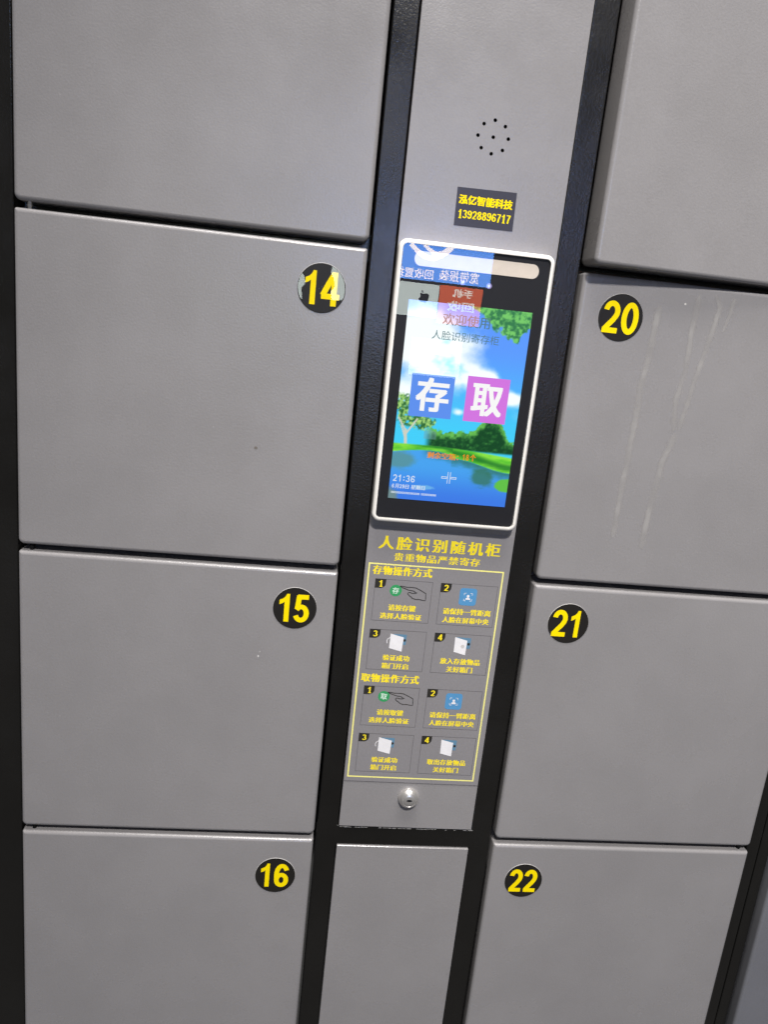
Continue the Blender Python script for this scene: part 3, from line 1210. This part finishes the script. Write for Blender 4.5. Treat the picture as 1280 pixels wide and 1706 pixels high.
E_WHITE = emit("screen_white", rgb(255, 255, 255), 1.0)
E_BLUE = emit("screen_button_blue", rgb(98, 150, 246))
E_PINK = emit("screen_button_pink", rgb(218, 122, 232))
E_ORANGE = emit("screen_orange", rgb(246, 150, 40))
E_DARK = emit("screen_dark_text", rgb(92, 128, 136))
E_PALE = emit("screen_pale_text", rgb(226, 238, 250))
Y1, Y2 = CY - .0001, CY - .0002
mb = MB()
mb.rect(0.3492, 0.1380, 0.3912, 0.1790, Y1, E_BLUE)
text(mb, "存", 0.3547, 0.1437, 0.3872, 0.1760, Y2, E_WHITE, 0.0020, 0.0016)
on_screen(mb, "store_button")
mb = MB()
mb.rect(0.4035, 0.1378, 0.4456, 0.1814, Y1, E_PINK)
text(mb, "取", 0.4095, 0.1440, 0.4405, 0.1752, Y2, E_WHITE, 0.0020, 0.0016)
on_screen(mb, "collect_button")
mb = MB()
text(mb, "欢迎使用", 0.3722, 0.2262, 0.4182, 0.2372, Y1, E_DARK, 0.0003)
text(mb, "人脸识别寄存柜", 0.3637, 0.2122, 0.4290, 0.2208, Y1, E_DARK)
on_screen(mb, "welcome_text")
mb = MB()
text(mb, "剩余空箱：", 0.3724, 0.0982, 0.4040, 0.1046, Y1, E_ORANGE, 0.0005)
digits(mb, "18", 0.4078, 0.0990, 0.4146, 0.1050, Y1, E_ORANGE, .19, .15)
text(mb, "个", 0.4156, 0.0988, 0.4215, 0.1056, Y1, E_ORANGE, 0.0005)
on_screen(mb, "free_boxes_text")
mb = MB()
digits(mb, "21:36", 0.3412, 0.0724, 0.3632, 0.0793, Y1, E_PALE, .15, .13)
digits(mb, "6", 0.3410, 0.0657, 0.3432, 0.0697, Y1, E_PALE, .19, .15)
text(mb, "月", 0.3442, 0.0655, 0.3478, 0.0699, Y1, E_PALE, 0.0003)
digits(mb, "29", 0.3487, 0.0657, 0.3535, 0.0697, Y1, E_PALE, .19, .15)
text(mb, "日 星期日", 0.3544, 0.0655, 0.3742, 0.0699, Y1, E_PALE, 0.0003)
on_screen(mb, "clock_text")
mb = MB()
xx = 0.3409
while xx < 0.3865:
    w = random.choice((.0010, .0013, .0016))
    if not 0.3688 < xx < 0.3708:
        mb.outline(xx, 0.0603, xx + w, 0.0622, .0004, Y1, E_PALE)
    xx += w + .0004
on_screen(mb, "serial_text")
mb = MB()
for cx in (0.3922, 0.4018):
    mb.outline(cx - .0028, 0.0790, cx + .0028, 0.0812, .0006, Y1, E_PALE)
for cx in (0.3958, 0.3982):
    mb.rect(cx - .0003, 0.0742, cx + .0003, 0.0860, Y1, E_PALE)
on_screen(mb, "pointer_mark")

K = 1.0099
term.location = (0.25633 + (term.location.x - 0.25633) * K, term.location.y + 0.0070, 0.21044 + (term.location.z - 0.21044) * K)
term.scale = (K, 1.0, K)

# ------------------------------------------------------------------ the lit shop front across the way, seen mirrored in the glass
SD = -12.0
shop = thing("shop_sign", (1.2, SD, 1.9), "large lit blue shop sign with white lettering, mirrored in the terminal's glass", "sign")
L_BLUE = emit("sign_blue", (0.12, 0.34, 1.0, 1), 13.0)
L_WHITE = emit("sign_white", (1.0, 0.92, 1.0, 1), 15.0)
L_PANEL = emit("panel_white", (0.90, 1.0, 0.95, 1), 7.5)
L_RED = emit("panel_red", (1.0, 0.17, 0.06, 1), 7.0)
L_REDTXT = emit("panel_red_text", (1.0, 0.80, 0.70, 1), 10.0)
L_TEAL = emit("poster_teal", (0.30, 0.75, 0.78, 1), 5.0)
CASE = plain("sign_case", (0.05, 0.05, 0.06), 0.6)


def back_rect(mb, x0, z0, x1, z1, y, mat):
    """lit face turned towards the lockers (+y)"""
    mb.add([(x0, y, z0), (x0, y, z1), (x1, y, z1), (x1, y, z0)], [(0, 1, 2, 3)], mat)


mb = MB()
mb.box((0.45, SD - .14, 1.545), (0.99, SD - .002, 2.42), CASE)
mb.box((0.99, SD - .14, 1.145), (3.075, SD - .002, 2.42), CASE)
at(mb.build("case"), shop)
mb = MB()
back_rect(mb, 1.00, 1.165, 3.06, 2.40, SD, L_BLUE)
back_rect(mb, 0.46, 1.56, 1.00, 2.40, SD, L_BLUE)  # unseen left extension, added to even out the sheen on the locker frame
at(mb.build("lit_face"), shop)
mb = MB()
text(mb, "宽带报装", 2.185, 1.20, 2.865, 1.375, SD + .006, L_WHITE, .004, .002, mirror=True, dy=.0004)
at(mb.build("lettering"), shop)
mb = MB()
text(mb, "回收置换", 1.43, 1.19, 2.085, 1.345, SD + .006, L_WHITE, .004, .002, mirror=True, dy=.0004)
at(mb.build("lettering"), shop)
mb = MB()
for pts, w in (([(1.655, 1.72), (1.76, 1.63), (1.88, 1.555), (2.00, 1.525), (2.10, 1.54), (2.20, 1.595), (2.29, 1.665), (2.36, 1.74)], .075),
               ([(1.88, 1.73), (1.96, 1.665), (2.05, 1.62), (2.14, 1.612), (2.22, 1.65), (2.30, 1.72), (2.38, 1.80)], .06)):
    mb.stroke([(a, b) for a, b in pts][::-1], SD + .006, L_WHITE, w, w)
for r in (.46, .28):  # unseen upper rings, added to whiten the sheen around the terminal
    mb.stroke(arc(1.85, 2.30, r, r, 170, 370, 30), SD + .006 + r * .002, L_WHITE, .14, .14)
at(mb.build("emblem"), shop)

pan = thing("shop_lightbox", (1.34, SD, 0.90), "lit white panel with a dark apple emblem, mirrored in the terminal's glass", "sign")
mb = MB()
back_rect(mb, 0.985, 0.58, 2.215, 1.118, SD + .002, L_PANEL)
at(mb.build("lit_face"), pan)
mb = MB()
mb.box((0.981, SD - .08, 0.56), (2.214, SD - .002, 1.140), CASE)
at(mb.build("case"), pan)
mb = MB()
ax, az = 1.962, 0.905
body = [(0, -.080), (.020, -.086), (.040, -.090), (.062, -.075), (.082, -.040), (.092, -.002), (.088, .030), (.070, .052), (.045, .060), (.022, .054), (0, .046), (-.022, .054), (-.045, .060),
        (-.066, .052), (-.058, .036), (-.052, .016), (-.055, -.006), (-.068, -.024), (-.080, -.030), (-.066, -.066), (-.045, -.088), (-.020, -.086)]
mb.add([(ax + a, SD + .008, az + b) for a, b in body], [tuple(range(len(body)))], CASE)
leaf = [(.0, .062), (-.012, .09), (-.035, .115), (-.040, .085), (-.022, .066)]
mb.add([(ax + a, SD + .008, az + b) for a, b in leaf], [tuple(range(len(leaf)))], CASE)
at(mb.build("emblem"), pan)

pan3 = thing("shop_lightbox", (0.73, SD, 1.1), "tall plain lit box added left of the apple panel for the white glare on the right of sticker 14", "sign")
mb = MB()  # added lit box, sized for the glare in the film of sticker 14
back_rect(mb, 0.46, 0.66, 0.965, 1.52, SD + .002, L_PANEL)
at(mb.build("lit_face"), pan3)
mb = MB()
mb.box((0.44, SD - .08, 0.64), (0.978, SD - .002, 1.54), CASE)
at(mb.build("case"), pan3)

pan2 = thing("shop_lightbox", (-0.6, SD, 0.90), "plain lit white panel added beyond an empty gap for the crescent of glare in sticker 14", "sign")
mb = MB()  # added lit panel; the gap beside it leaves the camera holder's dark silhouette
back_rect(mb, -1.3, 0.60, -0.165, 1.118, SD + .002, L_PANEL)
at(mb.build("lit_face"), pan2)
mb = MB()
mb.box((-1.32, SD - .08, 0.58), (-0.145, SD - .002, 1.140), CASE)
at(mb.build("case"), pan2)

red = thing("shop_lightbox", (2.59, SD, 0.82), "lit orange-red panel with white lettering beside the apple panel, mirrored in the glass", "sign")
mb = MB()
back_rect(mb, 2.225, 0.51, 2.955, 1.128, SD + .002, L_RED)
at(mb.build("lit_face"), red)
mb = MB()
mb.box((2.217, SD - .08, 0.49), (2.97, SD - .002, 1.140), CASE)
at(mb.build("case"), red)
mb = MB()
text(mb, "手机", 2.45, 0.955, 2.79, 1.09, SD + .006, L_REDTXT, .014, .008, mirror=True, dy=.0004)
at(mb.build("lettering"), red)
mb = MB()
text(mb, "回收", 2.38, 0.73, 2.84, 0.89, SD + .006, L_REDTXT, .014, .010, mirror=True, dy=.0004)
at(mb.build("lettering"), red)

pos = thing("shop_poster", (2.24, SD, -0.1), "pale lit poster with a teal band below the red panel, mirrored in the screen", "poster")
mb = MB()
back_rect(mb, 1.84, -0.38, 2.72, 0.24, SD + .002, emit("poster_white", (0.85, 1.0, 0.98, 1), 4.0))
at(mb.build("lit_face"), pos)
mb = MB()
mb.box((1.82, SD - .06, -0.40), (2.74, SD - .002, 0.26), CASE)
at(mb.build("case"), pos)
mb = MB()
back_rect(mb, 1.98, -0.27, 2.64, -0.02, SD + .006, L_TEAL)
at(mb.build("band"), pos)
